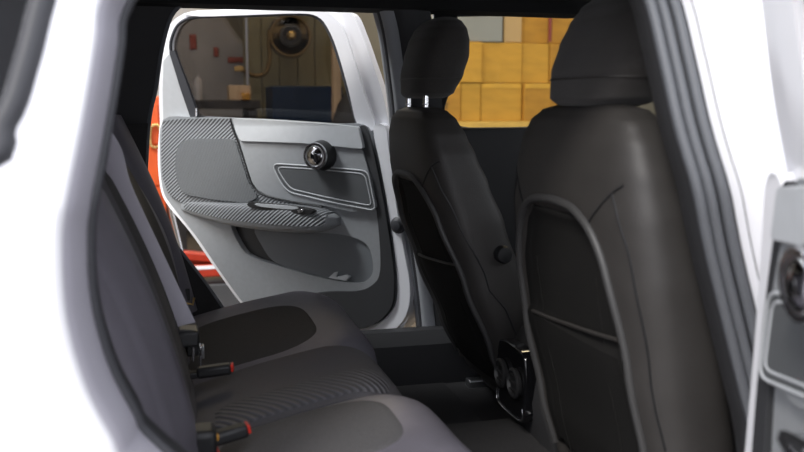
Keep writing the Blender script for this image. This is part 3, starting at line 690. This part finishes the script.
# ------------------------------------------------------------------ workshop behind the car
# yellow cardboard boxes on a shelf
YB = 4.4
sh = empty('shelf', (1.5, YB+.2, 0), 'yellow wooden shelf carrying the cardboard boxes', 'shelf')
so3 = Vector((1.5, YB+.2, 0))
pa, pb = onY(440, 122, YB), onY(600, 122, YB)
zb = pa.z; zs_ = zb
SX0, SX1 = pa.x-.35, pb.x+.5
lo(box('shelf_board', ((SX0+SX1)/2, YB+.22, zs_-.02), (SX1-SX0, .5, .045), M['wood'], sh, .004), so3)
lo(box('shelf_board', ((SX0+SX1)/2, YB+.22, .25), (SX1-SX0, .5, .045), M['wood'], sh, .004), so3)
for x in (SX0+.04, SX1-.04):
    for y in (YB+.02, YB+.42): lo(box('leg', (x, y, (zs_-.045)/2), (.06, .06, zs_-.045), M['wood'], sh, .003), so3)
def cbox(x0, x1, z0, z1, y0, dpt, m, label, marks=False, flap=True):
    cx = (x0+x1)/2; t = empty('cardboard_box', (cx, y0+dpt/2, z0), label, 'box', 'yellow cardboard boxes')
    w, h = x1-x0, z1-z0
    box('carton', (0, 0, h/2), (w-.006, dpt, h-.004), m, t, .004)
    box('tape_strip', (0, 0, h-.0015), (.05, dpt*.98, .002), M['tape'], t, 0)
    if flap: box('flap_edge', (0, -dpt/2-.0015, h-.02), (w-.02, .003, .034), M['cardedge'] if h > .2 else m, t, .001)
    if marks:
        for dx, s in ((-.05, .05), (-.0, .035)):
            box('print_mark', (dx, -dpt/2-.001, h*.42+.012), (s, .002, .010), M['ink'], t, 0)
            box('print_mark', (dx, -dpt/2-.001, h*.42-.012), (.010, .002, .04), M['ink'], t, 0)
    return t
def bx_px(x0, x1, yt, yb): a = onY(x0, yt, YB); b = onY(x1, yb, YB); return a.x, b.x, b.z, a.z
g = lambda x, y: onY(x, y, YB)
Xc = [g(x, 80).x for x in (432, 461, 482, 524, 552, 592)]
zr = [zs_+.0025, g(500, 83).z, g(500, 42).z, g(500, 10).z, g(500, -22).z]
cells = [(0, 1, 0, 1, 'card2', .0, 'small ochre box with printed marks at the left end of the shelf row', True), (1, 2, 0, 1, 'card', .02, 'narrow ochre box beside the printed one on the shelf', False),
         (2, 3, 0, 1, 'card', .03, 'wide yellow box in the middle of the bottom row', False), (3, 4, 0, 1, 'card2', .0, 'yellow box right of middle in the bottom row', False), (4, 5, 0, 1, 'card2', .03, 'yellow box partly behind the nearest headrest in the bottom row', False),
         (0, 2, 1, 2, 'card', .0, 'bright yellow box directly right of the far headrest, second row', False), (2, 3, 1, 2, 'card', .04, 'yellow box in the middle of the second row', False), (3, 4, 1, 2, 'card', .06, 'yellow box with small shiny staples in the second row', False), (4, 5, 1, 2, 'card2', .05, 'yellow box behind the nearest headrest in the second row', False),
         (3, 4, 2, 3, 'card2', .08, 'ochre box on top row left of the dark red post', False), (4, 5, 2, 3, 'card2', .08, 'ochre box on top row right of the dark red post', False)]
for a, b, c, d, m, dy, lb, mk in cells:
    cbox(Xc[a], Xc[b], zr[c], zr[d], YB+dy, .36, M[m], lb, mk, flap=(c == 0))
t = tag(box('grey_crate', ((Xc[0]+g(505, 30).x)/2, YB+.2, (zr[2]+zr[3])/2+.0), (g(505, 30).x-Xc[0]-.01, .34, zr[3]-zr[2]-.004), M['slate'], None, .006), 'dull olive-grey crate on top of the yellow boxes', 'crate')
t = tag(box('brown_box', ((g(506, 30).x+Xc[3])/2, YB+.22, (zr[2]+zr[3])/2), (Xc[3]-g(506, 30).x-.006, .34, zr[3]-zr[2]-.004), M['tape'], None, .004), 'narrow brown box between grey crate and ochre boxes', 'box')
p0 = g(551, 41)
t = tag(tube('red_post', [(p0.x, YB+.02, zr[2]+.01), (p0.x, YB+.02, zr[4]+.3)], .014, M['redpost'], None, 10), 'thin dark red post standing before the top row of boxes', 'post')
# ---- things seen through the tinted window
YW = 5.2
def gw(x, y, Y=YW): return onY(x, y, Y)
a, b = gw(252, 0), gw(350, 0)
pn = empty('wall_panel', (gw(300, 60).x, YW+.3, 0), 'olive board partition standing behind the hose reel', 'panel')
zt = gw(300, -30).z
for i in range(6):
    w = (b.x-a.x+.1)/6; box('board', ((i-2.5)*w+ (a.x+b.x)/2-gw(300, 60).x, 0, zt/2), (w-.008, .05, zt), M['olive'], pn, .004)
hr = empty('hose_reel', gw(290, 36), 'round bronze and black hose reel with hanging hose behind the tinted window', 'hose reel')
m4 = Matrix.Translation((0, .02, 0)) @ Matrix.Rotation(math.radians(90), 4, 'X')
rr = (gw(312, 36)-gw(290, 36)).length
lathe('reel_flange', [(rr*.95, 0), (rr, .01), (rr*.98, .03), (rr*.86, .035), (rr*.82, .012), (rr*.3, .012)], M['darkgrey'], hr, m4)
lathe('reel_rim', [(rr*.95, .03), (rr*.93, .06), (rr*.84, .06), (rr*.82, .03)], M['bronze'], hr, m4)
lathe('reel_drum', [(rr*.5, .0), (rr*.5, .09), (rr*.40, .10), (rr*.38, .06), (rr*.2, .06)], M['darkgrey'], hr, m4)
lathe('reel_hub', [(rr*.2, .05), (rr*.18, .13), (rr*.1, .14)], M['brass'], hr, m4)
box('wall_bracket', (0, .15, 0), (.08, .26, .10), M['darkgrey'], hr, .006)
oh = gw(290, 36)
tube('hose', cat([gw(269, 30)-oh, gw(269, 45)-oh, gw(270, 58)-oh, gw(266, 72)-oh, gw(256, 76)-oh, gw(242, 70)-oh], 6, False), .016, M['bronze'], hr, 8)
box('nozzle', gw(239, 69)-oh, (.07, .03, .04), M['brass'], hr, .006)
# navy cabinet
c0, c1 = gw(272, 86, 4.2), gw(343, 86, 4.2)
nv = empty('tool_cabinet', ((c0.x+c1.x)/2, 4.4, 0), 'navy blue steel tool cabinet under the hose reel', 'cabinet')
w = c1.x-c0.x; box('cabinet_body', (0, 0, c0.z/2), (w, .4, c0.z), M['navy'], nv, .008)
for k in range(4):
    d = box('drawer', (0, -.205, .12+.235*k+.02), (w-.05, .02, .21), M['navy'], nv, .004); box('drawer_handle', (0, -.225, .12+.235*k+.09), (w*.6, .014, .02), M['steel'], d, .003)
# tan posts
p1 = gw(336, 60, 4.0); tag(box('wooden_post', (p1.x, 4.0, 1.8), (.055, .055, 3.6), M['tan'], None, .005), 'tan wooden post standing right of the hose reel', 'post')
p2 = gw(247, 60, 5.15); tag(tube('steel_pole', [(p2.x, 5.15, 0), (p2.x, 5.15, 2.2)], .012, M['steel'], None, 10), 'thin pale pole left of the hose reel', 'pole')
# dark pointed cover on the right
q0 = gw(347, 115, 3.6)
R = [[Vector((r*math.cos(t), r*.7*math.sin(t), z)) for t in [2*math.pi*k/16 for k in range(16)]] for r, z in [(.20, 0), (.19, .5), (.17, q0.z-.12), (.13, q0.z), (.11, q0.z+.06), (.05, q0.z+.15), (.015, q0.z+.18)]]
tag(rings('machine_cover', R, M['darkgrey'], None, ang=40), 'dark grey pointed machine cover beside the tan post', 'cover').location = (q0.x+.05, 3.6, 0)
# workbench with clutter
zb2 = gw(220, 100, 4.6).z
wb = empty('workbench', (gw(215, 90, 4.6).x, 4.78, 0), 'dark workbench left of the navy tool cabinet', 'workbench')
wbx = wb.location.copy(); wB = gw(254, 90, 4.6).x-gw(165, 90, 4.6).x
box('bench_top', (0, 0, zb2-.03), (wB, .5, .06), M['darkgrey'], wb, .005)
for sx in (-1, 1):
    for sy in (-1, 1): box('leg', (sx*(wB/2-.05), sy*.2, (zb2-.06)/2), (.06, .06, zb2-.06), M['darkgrey'], wb, .004)
box('lower_shelf', (0, 0, .3), (wB-.1, .42, .03), M['darkgrey'], wb, .003)
x_ = gw(239, 88, 4.6)
tag(box('parts_carton', (x_.x, 4.62, zb2+.05), (gw(250, 88, 4.6).x-gw(228, 88, 4.6).x, .16, .10), M['tan'], None, .004), 'small beige carton on the dark workbench', 'box')
x_ = gw(246, 90, 4.5)
tag(box('orange_block', (x_.x, 4.52, zb2+.025), (.06, .03, .05), M['amber'], None, .006), 'little orange block before the beige carton', 'block')
x_ = gw(198, 90, 4.6); tag(lathe('spray_can', [(.03, 0), (.03, .13), (.022, .15), (.012, .152), (.012, .17)], M['grey_panel'], None, Matrix.Translation((x_.x, 4.65, zb2)), 16), 'pale spray can at the left end of the workbench', 'can')
# grey van with red lights parked behind
vx = gw(205, 40, 6.2)
vn = empty('grey_van', (vx.x-.25, 6.6, 0), 'grey vehicle with sloping screen and red lights behind the tinted window', 'vehicle')
R = []
for y in (-.55, .55):
    R.append([Vector((x, y, z)) for x, z in [(-1.6, .35), (-1.6, 1.95), (-.1, 2.05), (.38, 1.95), (.75, 1.42), (1.0, 1.30), (1.05, .35)]])
vb = rings('van_body', R, M['van_grey'], vn, ang=30, bevel=.04)
for (px_, py_, w_, h_) in [(193, 42, .07, .16), (216, 52, .05, .10), (240, 60, .26, .06)]:
    p = gw(px_, py_, 6.04); box('tail_light', p-vn.location, (w_*.8, .03, h_*.8), M['dull_red'], vn, .008)
for x in (-1.0, .6): lathe('wheel', [(.30, -.1), (.33, -.08), (.33, .08), (.30, .1), (.18, .1), (.17, .06), (.05, .06)], M['rubber'], vn, Matrix.Translation((x, -.5, .33)) @ Matrix.Rotation(math.radians(90), 4, 'X'), 28)
# ---- seen through the gap below/behind the open door
tx = onY(155, 130, 3.6)
tr = empty('tool_trolley', (tx.x-.28, 3.8, 0), 'orange-red tool trolley with brass latch behind the open door', 'trolley')
zt = onY(155, 96, 3.6).z
box('trolley_body', (0, 0, .16+(zt-.16)/2), (.66, .36, zt-.16), M['orange'], tr, .012)
for k in range(4):
    h = (zt-.24)/4; d = box('drawer', (0, -.188, .2+h*(k+.5)), (.60, .016, h-.012), M['orange'], tr, .004)
lp = onY(155, 136, 3.59)-tr.location
fpt = [lp+Vector((a, -.01, b)) for a, b in [(-.025, -.055), (-.02, .05), (.025, .055), (.03, -.05)]]
tube('latch', cat(fpt, 4), .009, M['brass'], tr, 8, True)
for sx in (-1, 1):
    for sy in (-1, 1): lathe('caster', [(.05, -.018), (.06, -.012), (.06, .012), (.05, .018)], M['rubber'], tr, Matrix.Translation((sx*.27, sy*.13, .06)) @ Matrix.Rotation(math.radians(90), 4, 'X'), 16)
for sx in (-1, 1):
    for sy in (-1, 1): box('caster_fork', (sx*.27, sy*.13, .13), (.05, .05, .07), M['steel'], tr, .003)
# red floor jack
jx = onY(205, 266, 3.2)
jk = empty('trolley_jack', (jx.x, 3.25, 0), 'red steel jack on the floor below the open door', 'jack')
zj = jx.z
for s in (-1, 1): box('side_plate', (0, s*.09, zj-.02), (.62, .02, .07), M['redpaint'], jk, .008)
box('lift_arm', (-.05, 0, zj+.05), (.5, .08, .05), M['redpaint'], jk, .01, Matrix.Rotation(math.radians(8), 3, 'Y'))
box('pump_block', (.14, 0, zj), (.16, .15, .07), M['redpaint'], jk, .012)
box('white_stripe', (.0, -.102, zj+.0), (.3, .003, .02), M['paint'], jk, .001)
tube('jack_handle', [(-.12, -.02, zj+.05), (-.17, -.02, zj+.3), (-.18, -.02, zj+.42)], .016, M['chrome'], jk, 10)
lathe('saddle', [(.05, 0), (.055, .02), (.03, .03)], M['steel'], jk, Matrix.Translation((-.24, 0, zj+.09)), 16)
box('axle_stand', (0, 0, (zj-.10)/2), (.5, .16, max(.02, zj-.10)), M['darkgrey'], jk, .01)
